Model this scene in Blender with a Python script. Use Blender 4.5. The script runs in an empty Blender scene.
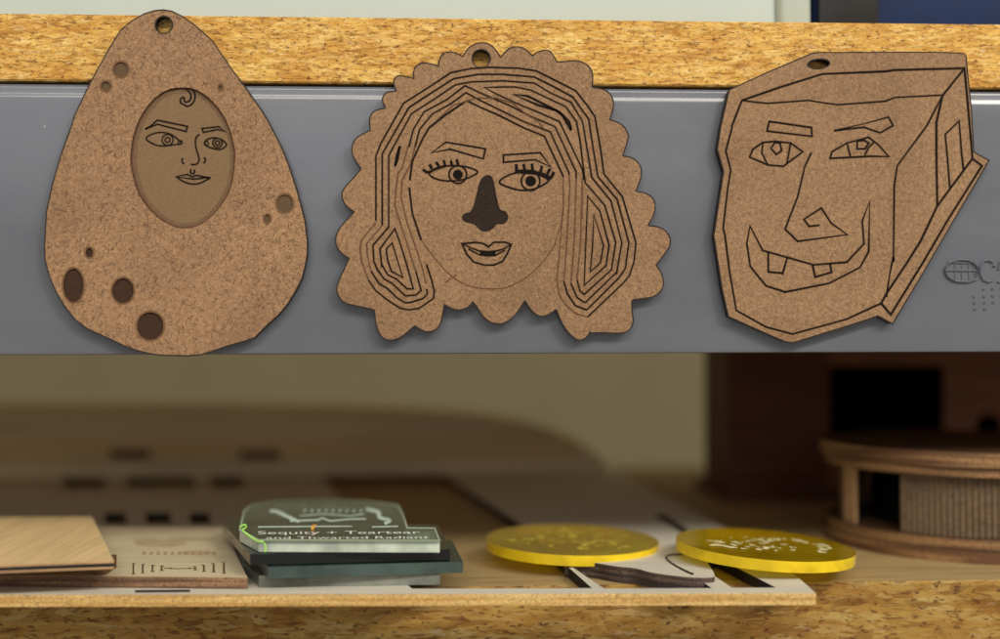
import bpy, bmesh, math, random
from mathutils import Vector, Matrix, Euler
from mathutils.geometry import tessellate_polygon
random.seed(4)
S = bpy.context.scene
C = bpy.data.collections.new("scene"); S.collection.children.link(C)

# ------------------------------------------------------------------ camera
F = 1150.0
CAM = Vector((0.0, -0.312, 0.066))
PITCH = math.radians(1.27); YAW = math.radians(-2.75); ROLL = math.radians(-0.15)
ROT = (Matrix.Rotation(YAW, 3, 'Z') @ Matrix.Rotation(math.pi/2 + PITCH, 3, 'X') @ Matrix.Rotation(ROLL, 3, 'Z'))
cd = bpy.data.cameras.new("camera"); co = bpy.data.objects.new("camera", cd); C.objects.link(co)
co.matrix_world = Matrix.Translation(CAM) @ ROT.to_4x4()
cd.sensor_width = 36; cd.lens = 36*F/1000; cd.clip_start = 0.01; cd.clip_end = 20
cd.dof.use_dof = True; cd.dof.focus_distance = 0.311; cd.dof.aperture_fstop = 4.0
S.camera = co

def ray(px, py):
    return ROT @ Vector(((px-500)/F, -(py-319.5)/F, -1))
def onY(px, py, y):
    d = ray(px, py); return CAM + d*((y-CAM.y)/d.y)
def onZ(px, py, z):
    d = ray(px, py); return CAM + d*((z-CAM.z)/d.z)
def T(x0, y0, s, pts):
    return [(x0+a/s, y0+b/s) for a, b in pts]
S5 = 5.703

# ------------------------------------------------------------------ materials
def nt(name):
    m = bpy.data.materials.new(name); m.use_nodes = True
    t = m.node_tree; b = t.nodes['Principled BSDF']
    return m, t, b
def N(t, k, **kw):
    n = t.nodes.new(k)
    for a, v in kw.items():
        if a in ('op',): n.operation = v
        else: setattr(n, a, v)
    return n
def L(t, a, b): t.links.new(a, b)
def coords(t, scale, rot=(0,0,0), off=(0,0,0)):
    """object coordinates, scale in features per millimetre"""
    tc = N(t, 'ShaderNodeTexCoord'); mp = N(t, 'ShaderNodeMapping')
    mp2 = N(t, 'ShaderNodeMapping')
    mp.inputs['Rotation'].default_value = rot
    mp2.inputs['Scale'].default_value = [s*1000 for s in scale]
    mp2.inputs['Location'].default_value = off
    L(t, tc.outputs['Object'], mp.inputs['Vector']); L(t, mp.outputs[0], mp2.inputs['Vector'])
    return mp2.outputs[0]
def noise(t, vec, scale=1.0, detail=2, rough=.5, dist=0):
    n = N(t, 'ShaderNodeTexNoise'); n.inputs['Scale'].default_value = scale
    n.inputs['Detail'].default_value = detail; n.inputs['Roughness'].default_value = rough
    n.inputs['Distortion'].default_value = dist
    L(t, vec, n.inputs['Vector']); return n.outputs['Fac']
def ramp(t, fac, stops, interp='LINEAR'):
    r = N(t, 'ShaderNodeValToRGB'); e = r.color_ramp.elements; r.color_ramp.interpolation = interp
    while len(e) < len(stops): e.new(.5)
    for i, (p, c) in enumerate(stops):
        e[i].position = p
        e[i].color = (c, c, c, 1) if isinstance(c, (int, float)) else (*c, 1)
    L(t, fac, r.inputs['Fac']); return r.outputs['Color']
def mix(t, fac, a, b, mode='MIX'):
    m = N(t, 'ShaderNodeMix'); m.data_type = 'RGBA'; m.blend_type = mode
    for k, v in ((0, fac), (6, a), (7, b)):
        if isinstance(v, bpy.types.NodeSocket): L(t, v, m.inputs[k])
        elif isinstance(v, (int, float)): m.inputs[k].default_value = v
        else: m.inputs[k].default_value = (*v, 1)
    return m.outputs[2]
def math_(t, op, a, b=None):
    m = N(t, 'ShaderNodeMath', op=op)
    for k, v in ((0, a), (1, b)):
        if v is None: continue
        if isinstance(v, bpy.types.NodeSocket): L(t, v, m.inputs[k])
        else: m.inputs[k].default_value = v
    return m.outputs[0]
def bump(t, b, h, strength, dist=.0002):
    n = N(t, 'ShaderNodeBump'); n.inputs['Strength'].default_value = strength; n.inputs['Distance'].default_value = dist
    L(t, h, n.inputs['Height']); L(t, n.outputs[0], b.inputs['Normal'])

def mat_plain(name, col, rough=.6, var=.15, sc=.6, spec=.4, bmp=0.1):
    m, t, b = nt(name)
    n = noise(t, coords(t, (sc, sc, sc)), 1, 4, .6)
    c = ramp(t, n, [(.3, [v*(1-var) for v in col]), (.7, [min(1, v*(1+var)) for v in col])])
    L(t, c, b.inputs['Base Color']); b.inputs['Roughness'].default_value = rough
    b.inputs['Specular IOR Level'].default_value = spec
    if bmp: bump(t, b, n, bmp)
    return m

def mat_mdf(name, coarse=1.0, seed=0, base=(.36,.207,.107), dark=(.050,.026,.016)):
    m, t, b = nt(name)
    big = noise(t, coords(t, (.05,.05,.05), off=(seed,0,0)), 1, 3, .6)
    mid = noise(t, coords(t, (1.1,1.1,1.1), off=(0,seed,0)), 1, 4, .75)
    c = mix(t, ramp(t, mid, [(.3, 0), (.7, 1)]), [v*.62 for v in base], [min(1, v*1.36) for v in base])
    gr = noise(t, coords(t, (4.2,4.2,4.2), off=(seed,2,seed)), 1, 3, .8)
    c = mix(t, ramp(t, gr, [(.36, .42), (.52, 0)]), c, [v*.45 for v in base])
    c = mix(t, ramp(t, big, [(.35, 0), (.65, .35)]), c, [base[0]*.82, base[1]*.78, base[2]*.8])
    sm = noise(t, coords(t, (.028,.028,.028), off=(seed*3,1,seed)), 1, 4, .55, .6)
    c = mix(t, ramp(t, sm, [(.45, 0), (.66, .45)]), c, [base[0]*.55, base[1]*.52, base[2]*.55])
    fib = None
    for k in range(5):
        a = math.radians(k*36+9+seed*13)
        v = coords(t, (.60/coarse**1.2, 1, 4.4/coarse**1.2), rot=(0, a, 0), off=(seed*7+k*3.3, k, k*5.1))
        f = ramp(t, noise(t, v, 1, 1.5, .5, .9), [(.63-.02*(coarse-1), 0), (.695, 1)])
        fib = f if fib is None else math_(t, 'MAXIMUM', fib, f)
    lf = None
    for k in range(3):
        a = math.radians(k*60+31+seed*17)
        v = coords(t, (.7, 1, 4.6), rot=(0, a, 0), off=(seed*5+k*2.3+40, k, k*4.1))
        f = ramp(t, noise(t, v, 1, 1.5, .5, .8), [(.58, 0), (.68, 1)])
        lf = f if lf is None else math_(t, 'MAXIMUM', lf, f)
    c = mix(t, math_(t, 'MULTIPLY', lf, .35), c, (.62,.40,.21))
    c = mix(t, math_(t, 'MULTIPLY', fib, .62+.55*max(0, coarse-1)), c, dark)
    L(t, c, b.inputs['Base Color']); b.inputs['Roughness'].default_value = .75
    b.inputs['Specular IOR Level'].default_value = .25
    bump(t, b, mid, .25, .0001)
    return m

def mat_chip(name, bright=1.0, scale=1.0, edge=True, sat=1.0):
    m, t, b = nt(name)
    z = 1.0 if edge else .35
    w = noise(t, coords(t, (.08*scale,.08*scale,.2*scale)), 1, 2)
    def chips(sx, sz, off, d=1.5):
        sz *= .8
        return noise(t, coords(t, (sx*scale, (.3 if edge else sx*1.1)*scale, sz*scale*z), off=off), 1, 3, .62, d)
    c1 = ramp(t, chips(.20, .85, (0,0,0)), [(.28, [v*bright for v in (.34,.15,.03)]), (.42, [v*bright for v in (.70,.38,.075)]),
                                  (.55, [v*bright for v in (.86,.55,.14)]), (.72, [v*bright for v in (.92,.70,.30)])])
    wv = coords(t, ((.22)*scale, (.3 if edge else .22)*scale, .95*scale*z), off=(3,1,7))
    wn = N(t, 'ShaderNodeTexNoise'); wn.inputs['Scale'].default_value = 1.6; wn.inputs['Detail'].default_value = 3; L(t, wv, wn.inputs['Vector'])
    va = N(t, 'ShaderNodeVectorMath', op='MULTIPLY_ADD'); L(t, wn.outputs['Color'], va.inputs[0]); va.inputs[1].default_value = (1.1,1.1,1.1); L(t, wv, va.inputs[2])
    vo = N(t, 'ShaderNodeTexVoronoi'); vo.inputs['Scale'].default_value = 1.5; L(t, va.outputs[0], vo.inputs['Vector'])
    fl = ramp(t, vo.outputs['Color'], [(.12, [v*bright for v in (.30,.125,.025)]), (.3, [v*bright for v in (.62,.33,.07)]), (.6, [v*bright for v in (.84,.50,.12)]), (.85, [v*bright for v in (.92,.68,.27)])])
    c1 = mix(t, .55, c1, fl)
    c2 = ramp(t, chips(.42, 2.2, (9,3,2), .8), [(.36, 0), (.45, 1)])
    c = mix(t, math_(t, 'SUBTRACT', 1.0, c2), c1, [v*bright for v in (.52,.25,.055)])
    spk = ramp(t, chips(.8, 2.0, (5,1,22), .3), [(.58, 0), (.64, 1)])
    c = mix(t, math_(t, 'MULTIPLY', spk, .8), c, (.10,.04,.012))
    spk2 = ramp(t, chips(.3, 1.8, (15,11,2), .6), [(.60, 0), (.66, 1)])
    c = mix(t, math_(t, 'MULTIPLY', spk2, .75), c, (.14,.055,.015))
    hi = ramp(t, chips(.3, 1.2, (31,7,5), .6), [(.62, 0), (.70, 1)])
    c = mix(t, math_(t, 'MULTIPLY', hi, .5), c, [min(1, v*bright) for v in (.95,.80,.50)])
    c = mix(t, ramp(t, w, [(.40, 0), (.62, .5)]), c, mix(t, 1.0, c, (.72,.52,.36), 'MULTIPLY'))
    L(t, c, b.inputs['Base Color']); b.inputs['Roughness'].default_value = .75
    b.inputs['Specular IOR Level'].default_value = .25
    bump(t, b, c1, .8, .0004)
    return m

def mat_ply(name, face, var=.12, rough=.65, along='x', grain=1.0):
    m, t, b = nt(name)
    sc = (.03,.6,.6) if along == 'x' else (.6,.03,.6)
    g = noise(t, coords(t, [s*grain for s in sc]), 1, 4, .65, .4)
    f = noise(t, coords(t, (3,3,3)), 1, 2)
    c = ramp(t, g, [(.3, [v*(1-var*1.6) for v in face]), (.5, face), (.7, [min(1, v*(1+var)) for v in face])])
    c = mix(t, ramp(t, f, [(.35, .3), (.6, 0)]), c, [v*.6 for v in face])
    L(t, c, b.inputs['Base Color']); b.inputs['Roughness'].default_value = rough
    b.inputs['Specular IOR Level'].default_value = .3
    bump(t, b, g, .2, .0001)
    return m

def mat_edge(name, a, bcol, mm=.9, var=True):
    """laminated edge: layers along z"""
    m, t, b = nt(name)
    lay = noise(t, coords(t, (.02,.02,mm)), 1, 2, .5)
    g = noise(t, coords(t, (1.6,1.6,2.6)), 1, 3, .7)
    c = mix(t, ramp(t, lay, [(.42, 0), (.58, 1)]), a, bcol)
    c = mix(t, ramp(t, g, [(.38, .75), (.55, 0)]), c, [v*.35 for v in a])
    L(t, c, b.inputs['Base Color']); b.inputs['Roughness'].default_value = .7
    bump(t, b, g, .4, .0002)
    return m

def mat_metal():
    m, t, b = nt('grey_painted_steel')
    n = noise(t, coords(t, (.7,.7,.7)), 1, 3, .6)
    s = noise(t, coords(t, (.02,.02,.05)), 1, 3, .6)
    d = noise(t, coords(t, (.35,.35,.35), off=(4,4,4)), 1, 2, .5)
    c = ramp(t, s, [(.3, (.121,.131,.158)), (.7, (.139,.149,.178))])
    c = mix(t, ramp(t, d, [(.735, 0), (.76, .5)]), c, (.45,.45,.45))
    L(t, c, b.inputs['Base Color']); b.inputs['Roughness'].default_value = .36
    L(t, ramp(t, s, [(.3, .23), (.7, .30)]), b.inputs['Roughness'])
    b.inputs['Specular IOR Level'].default_value = .8
    bump(t, b, n, .03, .0001)
    return m

def mat_acrylic(name, tint, glossy=.12, rough=.08, body=0.15, bodycol=None, dif=.5):
    m, t, b = nt(name)
    t.nodes.remove(b)
    out = t.nodes['Material Output']
    tr = N(t, 'ShaderNodeBsdfTransparent'); tr.inputs[0].default_value = (*tint, 1)
    gl = N(t, 'ShaderNodeBsdfGlossy'); gl.inputs['Roughness'].default_value = rough
    df = N(t, 'ShaderNodeBsdfTranslucent'); df.inputs[0].default_value = (*(bodycol or tint), 1)
    d2 = N(t, 'ShaderNodeBsdfDiffuse'); d2.inputs[0].default_value = (*(bodycol or tint), 1)
    mm = N(t, 'ShaderNodeMixShader'); mm.inputs[0].default_value = dif
    L(t, df.outputs[0], mm.inputs[1]); L(t, d2.outputs[0], mm.inputs[2])
    n = noise(t, coords(t, (.12,.12,.12)), 1, 3)
    m1 = N(t, 'ShaderNodeMixShader')
    L(t, ramp(t, n, [(.35, body*.7), (.65, min(1, body*1.3))]), m1.inputs[0])
    L(t, tr.outputs[0], m1.inputs[1]); L(t, mm.outputs[0], m1.inputs[2])
    fr = N(t, 'ShaderNodeFresnel'); fr.inputs[0].default_value = 1.49
    fac = math_(t, 'MINIMUM', math_(t, 'ADD', fr.outputs[0], glossy*.2), .6)
    m2 = N(t, 'ShaderNodeMixShader'); L(t, fac, m2.inputs[0])
    L(t, m1.outputs[0], m2.inputs[1]); L(t, gl.outputs[0], m2.inputs[2])
    L(t, m2.outputs[0], out.inputs['Surface'])
    return m

M = {}
M['mdf1'] = mat_mdf('coarse_fibreboard', 1.25, 1)
M['mdf2'] = mat_mdf('fine_fibreboard', .95, 2, base=(.305,.178,.092))
M['mdf3'] = mat_mdf('smooth_fibreboard', .9, 5, base=(.31,.182,.094))
M['burnt'] = mat_plain('laser_burnt_edge', (.018,.012,.010), .8, .4, 2)
M['line'] = mat_plain('laser_line', (.008,.005,.004), .9, .35, 1.5, .15)
M['halo'] = mat_plain('scorch_halo', (.175,.095,.048), .85, .25, 1.5, .15)
M['halo_dim'] = mat_plain('scorch_halo_dim', (.115,.072,.038), .85, .25, 1.5, .15)
M['line_soft'] = mat_plain('faint_laser_line', (.13,.065,.035), .9, .35, 1.5, .15)
M['engraved'] = mat_plain('engraved_fibreboard', (.215,.136,.074), .85, .12, 1.4, .15)
M['engraved_rim'] = mat_plain('scorched_engraving', (.165,.102,.056), .85, .15, 1.0, .15)
M['engraved_dark'] = mat_plain('deep_engraved_fibreboard', (.055,.028,.017), .9, .2, 2.2, .15)
M['engraved_mid'] = mat_plain('light_engraved_fibreboard', (.125,.078,.044), .9, .15, 2, .15)
M['engraved_black'] = mat_plain('charred_engraving', (.030,.020,.015), .9, .6, 3.5, .15)
M['chip'] = mat_chip('chipboard_edge', .92, .9)
M['chip_low'] = mat_chip('rough_shaded_chipboard_edge', .50, .42)  # coarser flakes, colour darkened for the shadow under the sheet overhang
M['chip_top'] = mat_ply('chipboard_face', (.44,.31,.14), .25, .6, 'x', 1.2)
M['steel'] = mat_metal()
M['sheet'] = mat_ply('grey_plywood_face', (.68,.64,.54), .08, .6, 'x', .7)
M['sheet_edge'] = mat_edge('plywood_edge', (.58,.33,.09), (.80,.54,.20), .9)
M['ply_light'] = mat_ply('birch_plywood_face', (.78,.57,.29), .12, .6, 'y', .8)
M['ply_pale'] = mat_ply('pale_birch_face', (.70,.60,.40), .1, .6, 'x', .6)
M['ply_brown_edge'] = mat_edge('scorched_plywood_edge', (.13,.065,.035), (.36,.20,.10), .8)
M['ply_mid_edge'] = mat_edge('charred_plywood_edge', (.04,.025,.02), (.16,.10,.07), .8)
M['burnmark'] = mat_plain('burn_mark', (.14,.075,.032), .8, .3, .5, .2)
M['smoke'] = mat_plain('smoke_stain', (.40,.27,.15), .8, .2, .2, .2)
M['smoke2'] = mat_plain('soft_smoke_stain', (.50,.39,.235), .8, .12, .2, .2)
M['walnut'] = mat_ply('dark_stained_wood', (.125,.042,.020), .35, .6, 'x', .8)
M['walnut_light'] = mat_ply('brown_stained_wood', (.25,.10,.045), .3, .6, 'x', .8)
M['drumwood'] = mat_ply('model_plywood', (.085,.042,.019), .35, .65, 'x', 1.2)
M['drumedge'] = mat_edge('model_plywood_edge', (.15,.065,.025), (.42,.23,.09), .35)
M['drumrib'] = mat_ply('ribbed_plywood', (.20,.135,.080), .25, .7, 'x', 1.5)
M['post'] = mat_ply('pale_post_wood', (.50,.30,.15), .2, .6, 'x', 1.0)
M['wall'] = mat_plain('khaki_wall', (.185,.158,.088), .8, .04, .01, .2, 0)
M['khaki'] = mat_ply('khaki_plywood_plate', (.80,.66,.40), .12, .7, 'x', .3)  # pale khaki plywood face
M['tray'] = mat_plain('pale_green_white_plastic', (.49,.57,.54), .35, .02, .05, .5, 0)
M['tray2'] = mat_plain('frosted_white_plastic', (.44,.50,.44), .3, .03, .05, .5, 0)
M['void'] = mat_plain('interior_shade_black', (.004,.0035,.003), .95, .2, .1, .05, 0)  # near-black that paints the shade inside the two models
M['navy'] = mat_plain('navy_plastic', (.005,.020,.085), .5, .3, .02, .25, 0)
M['black'] = mat_plain('black_plastic', (.012,.012,.012), .35, .2, .1, .5, 0)
M['clear'] = mat_acrylic('clear_acrylic', (.80,.92,.84), .0, .06, .10, (.50,.62,.52))
M['clear_rim'] = mat_acrylic('clear_acrylic_cut_edge', (.62,.70,.60), .1, .25, .7, (.84,.93,.80), .8)
M['smoked'] = mat_acrylic('smoked_acrylic', (.55,.58,.55), .1, .1, .3, (.40,.43,.38))
M['smoked_rim'] = mat_acrylic('smoked_acrylic_cut_edge', (.55,.58,.52), .0, .3, .6, (.60,.63,.54))
M['green'] = mat_acrylic('dark_green_acrylic', (.10,.22,.18), .1, .12, .6, (.045,.10,.085))
M['green_rim'] = mat_acrylic('dark_green_acrylic_edge', (.10,.25,.2), .1, .3, .75, (.13,.20,.18))
M['blackacr'] = mat_plain('black_acrylic', (.010,.011,.012), .12, .2, .1, .5, 0)
M['engr_white'] = mat_plain('frosted_engraving', (.86,.90,.82), .7, .1, 1, .3, 0)
M['engr_mint'] = mat_plain('frosted_mint_engraving', (.60,.74,.64), .7, .15, .6, .3, 0)
M['edge_highlight'] = mat_plain('painted_edge_highlight', (.50,.66,.46), .2, .12, .2, .6, 0)  # pale green painted as the highlight along the plaque edges
M['fluo'] = mat_plain('fluorescent_swarf', (.42,.85,.15), .4, .1, .5, .3, 0)
M['orange'] = mat_plain('orange_chip', (.85,.42,.08), .5, .1, .5, .3, 0)
M['yellow'] = mat_acrylic('yellow_acrylic', (.96,.86,.10), .0, .06, .24, (1.0,.80,.025))
M['yellow_rim'] = mat_acrylic('yellow_acrylic_edge', (1.0,.80,.08), .0, .4, .92, (1.0,.72,.015), .85)
M['engr_yellow'] = mat_plain('frosted_yellow_engraving', (.90,.86,.50), .7, .1, 1, .3, 0)
M['engr_yellow2'] = mat_plain('dull_yellow_engraving', (.60,.50,.08), .7, .2, .6, .3, 0)

# ------------------------------------------------------------------ object helpers
def tag(o, label=None, cat=None, group=None, kind=None):
    if label: o['label'] = label
    if cat: o['category'] = cat
    if group: o['group'] = group
    if kind: o['kind'] = kind
    return o
def root(name, loc, label, cat, group=None):
    o = bpy.data.objects.new(name, None); C.objects.link(o); o.location = loc
    o.empty_display_size = .01
    return tag(o, label, cat, group)
def wloc(o):
    v = Vector(o.location)
    while o.parent: o = o.parent; v += Vector(o.location)
    return v
def obj(name, bm, mats, parent=None, origin=None, smooth=False):
    if not isinstance(mats, (list, tuple)): mats = [mats]
    me = bpy.data.meshes.new(name)
    if origin is None:
        if parent: origin = wloc(parent)
        else:
            xs = [v.co for v in bm.verts]
            origin = Vector((sum(v.x for v in xs)/len(xs), sum(v.y for v in xs)/len(xs), min(v.z for v in xs)))
    for v in bm.verts: v.co -= origin
    bmesh.ops.recalc_face_normals(bm, faces=bm.faces[:])
    bm.to_mesh(me); bm.free()
    for m in mats: me.materials.append(M[m] if isinstance(m, str) else m)
    if smooth:
        for p in me.polygons: p.use_smooth = True
        me.set_sharp_from_angle(angle=math.radians(35))
    o = bpy.data.objects.new(name, me); C.objects.link(o)
    if parent: o.parent = parent; o.location = Vector(origin)-wloc(parent)
    else: o.location = origin
    return o
def slab(bm, loops, back, mats=(0, 0, 1)):
    """loops: outer + holes, lists of Vector on the front face; back: offset vector. mats: front, back, wall"""
    loops = [[Vector(p) for p in lp] for lp in loops]
    tris = tessellate_polygon(loops)
    fl = [p for lp in loops for p in lp]
    vf = [bm.verts.new(p) for p in fl]; vb = [bm.verts.new(p+back) for p in fl]
    for t in tris:
        for vs, mi in ((vf, mats[0]), (vb, mats[1])):
            try: f = bm.faces.new([vs[i] for i in t]); f.material_index = mi
            except ValueError: pass
    k = 0
    for lp in loops:
        n = len(lp)
        for i in range(n):
            a, b_ = k+i, k+(i+1) % n
            f = bm.faces.new([vf[a], vf[b_], vb[b_], vb[a]]); f.material_index = mats[2]
        k += n
def box(bm, a, b, bev=0, mi=0, seg=2):
    r = bmesh.ops.create_cube(bm, size=1)
    vs = r['verts']
    for v in vs:
        v.co = Vector([(a[i]+b[i])/2 + v.co[i]*(b[i]-a[i]) for i in range(3)])
    fs = list({f for v in vs for f in v.link_faces})
    for f in fs: f.material_index = mi
    if bev:
        es = list({e for v in vs for e in v.link_edges})
        bmesh.ops.bevel(bm, geom=es, offset=bev, segments=seg, profile=.5, affect='EDGES')
def smooth_loop(pts, it=1, closed=True):
    """Chaikin"""
    for _ in range(it):
        out = []
        n = len(pts)
        rng = range(n) if closed else range(n-1)
        if not closed: out.append(pts[0])
        for i in rng:
            a, b_ = pts[i], pts[(i+1) % n]
            out.append((a[0]*.75+b_[0]*.25, a[1]*.75+b_[1]*.25)); out.append((a[0]*.25+b_[0]*.75, a[1]*.25+b_[1]*.75))
        if not closed: out.append(pts[-1])
        pts = out
    return pts
def ell(cx, cy, rx, ry=None, n=28, a=0):
    ry = rx if ry is None else ry
    ca, sa = math.cos(a), math.sin(a)
    return [(cx+rx*math.cos(t)*ca-ry*math.sin(t)*sa, cy+rx*math.cos(t)*sa+ry*math.sin(t)*ca)
            for t in (2*math.pi*i/n for i in range(n))]

LIFT = [0]
def strip(bm, pts, w, closed=False, proj=None, lift=None, mi=0, taper=0):
    """mitred ribbon in pixel-plane points, projected onto a surface; w in px"""
    P = [Vector(p) for p in pts]
    Q = [P[0]]
    for p in P[1:]:
        if (p-Q[-1]).length > .9: Q.append(p)
    if closed and (Q[0]-Q[-1]).length < .9 and len(Q) > 3: Q.pop()
    P = Q; n = len(P)
    if n < 2: return
    ls, rs = [], []
    for i in range(n):
        if closed: d0 = (P[i]-P[i-1]); d1 = (P[(i+1) % n]-P[i])
        else:
            d0 = P[i]-P[max(i-1, 0)]; d1 = P[min(i+1, n-1)]-P[i]
            if i == 0: d0 = d1
            if i == n-1: d1 = d0
        d0 = d0.normalized(); d1 = d1.normalized()
        n0 = Vector((-d0.y, d0.x)); n1 = Vector((-d1.y, d1.x))
        mm = n0+n1
        if mm.length < .3: mm = n0.copy(); k = 1
        else: mm.normalize(); k = min(1/max(mm.dot(n0), .4), 1.8)
        ww = w*(.85+.3*random.random())
        ls.append(P[i]+mm*ww*.5*k); rs.append(P[i]-mm*ww*.5*k)
    if lift is None:
        LIFT[0] = (LIFT[0]+1) % 24; lift = .00003+LIFT[0]*.000004
    vl = [bm.verts.new(proj(p.x, p.y, lift)) for p in ls]; vr = [bm.verts.new(proj(p.x, p.y, lift)) for p in rs]
    for i in range(n if closed else n-1):
        j = (i+1) % n
        try: f = bm.faces.new([vl[i], vl[j], vr[j], vr[i]]); f.material_index = mi
        except ValueError: pass
def blob(bm, pts, proj, lift=.00002, mi=0):
    lp = [proj(x, y, lift) for x, y in pts]
    vs = [bm.verts.new(p) for p in lp]
    for t in tessellate_polygon([lp]):
        f = bm.faces.new([vs[i] for i in t]); f.material_index = mi
def BM(): return bmesh.new()

# ------------------------------------------------------------------ heights
Z_BOT = onY(500, 353.5, 0).z         # bottom of steel beam
Z_BB = onY(500, 84.5, 0).z           # underside of upper board
Z_BT = onY(500, 19.0, 0).z           # top of upper board
X0, X1 = -.45, .50
Y_WALL = .31; Y_BACK = .85

# ------------------------------------------------------------------ setting
bm = BM(); box(bm, (X0-.8, Y_BACK, -.45), (X1+.8, Y_BACK+.02, .9))
tag(obj('back_wall', bm, 'wall'), kind='structure')

bm = BM(); box(bm, (X0, .0038, -.019), (X1, Y_WALL-.006, 0), .0004, 0, 1)
for f in bm.faces:
    f.normal_update()
    if f.normal.z > .9: f.material_index = 1
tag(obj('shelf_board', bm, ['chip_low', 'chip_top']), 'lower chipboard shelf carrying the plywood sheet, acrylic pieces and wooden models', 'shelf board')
bm = BM(); box(bm, (X0, -.00001, Z_BB), (X1, Y_WALL-.006, Z_BT), .0004, 0, 1)
tag(obj('shelf_board', bm, 'chip'), 'upper golden chipboard shelf with rough flaky edge above the grey beam', 'shelf board')

# beam: lipped profile swept along x
zt = Z_BB-.0007
prof = [(0.0003, Z_BOT+.0002), (0, Z_BOT+.0012)]
prof += [(0, zt-.0060), (0, zt-.0040), (.00003, zt-.0036), (.00012, zt-.0032), (.00024, zt-.0028), (.00030, zt-.0024), (.00031, zt-.0012)]
RB = .0012
prof += [(.00031+RB*(1-math.cos(math.radians(a))), zt-RB+RB*math.sin(math.radians(a))) for a in range(10, 86, 12)]
prof += [(.006, zt), (.040, zt), (.040, zt-.003), (.0385, zt-.003), (.0385, Z_BOT+.0015), (.040, Z_BOT+.0015),
         (.040, Z_BOT), (.0008, Z_BOT)]
bm = BM()
nx = 2
rows = [[bm.verts.new((X0-.02+(X1-X0+.04)*i/(nx-1), y, z)) for y, z in prof] for i in range(nx)]
for i in range(nx-1):
    for j in range(len(prof)):
        k = (j+1) % len(prof)
        bm.faces.new([rows[i][j], rows[i][k], rows[i+1][k], rows[i+1][j]])
bm.faces.new(rows[0]); bm.faces.new(rows[-1])
beam = root('shelf_beam', (0, 0, Z_BOT), 'long grey painted steel beam under the upper chipboard shelf, with stamped mark', 'shelf beam')
obj('beam_body', bm, 'steel', beam, smooth=True)
# embossed mark (oval grille, ring, rows of dots)
def EP(h0):
    return lambda x, y, h: onY(x, y, 0)+Vector((0, -h, 0))
def relief(bm, pts, w, h=.0009, closed=False):
    """raised rounded bead following pixel points on the beam face"""
    P = [onY(x, y, 0) for x, y in pts]
    n = len(P); ring = 5
    vs = []
    ww = w/3.68*.001
    for i in range(n):
        a = P[(i-1) % n] if closed or i > 0 else P[i]
        b_ = P[(i+1) % n] if closed or i < n-1 else P[i]
        d = (b_-a).normalized(); s = Vector((-d.z, 0, d.x))
        vs.append([bm.verts.new(P[i]+s*ww*.5*math.cos(t)+Vector((0, -h*math.sin(t)+.00001, 0))) for t in (math.pi*k/(ring-1) for k in range(ring))])
    for i in range(n if closed else n-1):
        j = (i+1) % n
        for k in range(ring-1): bm.faces.new([vs[i][k], vs[i][k+1], vs[j][k+1], vs[j][k]])
bm = BM(); E = lambda p: T(925, 240, 7.1, p)
relief(bm, ell(*E([(255, 220)])[0], 16.5, 11), 1.8, closed=True)
for yy in (163, 218): relief(bm, E([(140+abs(yy-218)*.35, yy), (200, yy-3), (260, yy), (368-abs(yy-218)*.2, yy)]), 2.2, .0005)
relief(bm, E([(190, 285), (240, 298), (300, 300), (365, 280)]), 2.6, .0007)
for xx in (215, 262, 312, 350): relief(bm, E([(xx, 150), (xx-3, 220), (xx, 280)]), 1.4, .0003)
relief(bm, E([(480, 160), (450, 145), (415, 150), (392, 185), (390, 240), (410, 285), (450, 298), (480, 285)]), 2.6, .0007)
relief(bm, E([(500, 185), (480, 185)]), 2.2, .0006)
relief(bm, E([(515, 300), (560, 298), (600, 280), (610, 200), (570, 150), (530, 160), (520, 210)]), 2.4, .0006)
for r, yy in enumerate((350, 400, 445, 490)):
    for xx in (345, 415, 478, 540, 600):
        if r == 0 and xx < 400 or r == 3 and xx > 430: continue
        relief(bm, ell(*E([(xx+r*3, yy+(xx-400)*-.03)])[0], .9, .9, 8), 1.5, .0004, closed=True)
obj('stamped_mark', bm, 'steel', beam, smooth=True)

# ------------------------------------------------------------------ pendants
TH = .003
def mproj(x, y, h): return onY(x, y, -TH-.00005)+Vector((0, -h, 0))
def mfront(pts): return [onY(x, y, -TH-.00005) for x, y in pts]
def pendant(label, outline, hole, mat, extra_holes=(), name='wooden_pendant'):
    f = mfront(outline)
    base = Vector((sum(p.x for p in f)/len(f), -.00005, min(p.z for p in f)))
    r = root(name, base, label, 'pendant', 'laser-cut face pendants stuck on the beam')
    bm = BM()
    slab(bm, [f, mfront(hole)]+[mfront(h) for h in extra_holes], Vector((0, TH-.0001, 0)))
    strip(bm, outline, 1.3, True, mproj, lift=.00001, mi=1)
    strip(bm, hole, 1.3, True, mproj, lift=.00001, mi=1)
    obj('panel', bm, [mat, 'burnt'], r)
    return r
iproj_ref = [None]
def feature(r, name, lines=(), fills=(), mat='line', w=1.45, label=None):
    bm = BM(); hb = BM()
    for l in lines:
        pts, closed = l[0], l[1]
        ww = (l[2] if len(l) > 2 else w)*1.2
        strip(hb, pts, ww+.9, closed, mproj, lift=.000012+.0000012*(len(hb.verts) % 11))
        strip(bm, pts, ww, closed, mproj)
    for i, p in enumerate(fills): blob(bm, p, mproj, .00002+.000005*i)
    if mat == 'line':
        hm = 'halo_dim' if mproj is iproj_ref[0] else 'halo'
        me_ = bpy.data.meshes.new('tmp'); hb.to_mesh(me_); k0 = len(bm.faces); bm.from_mesh(me_); bm.faces.ensure_lookup_table()
        for f in bm.faces[k0:]: f.material_index = 1
        bpy.data.meshes.remove(me_)
    else: hm = 'halo'
    hb.free()
    o = obj(name, bm, [mat, hm], r)
    if label: o['label'] = label
    return o

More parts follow.
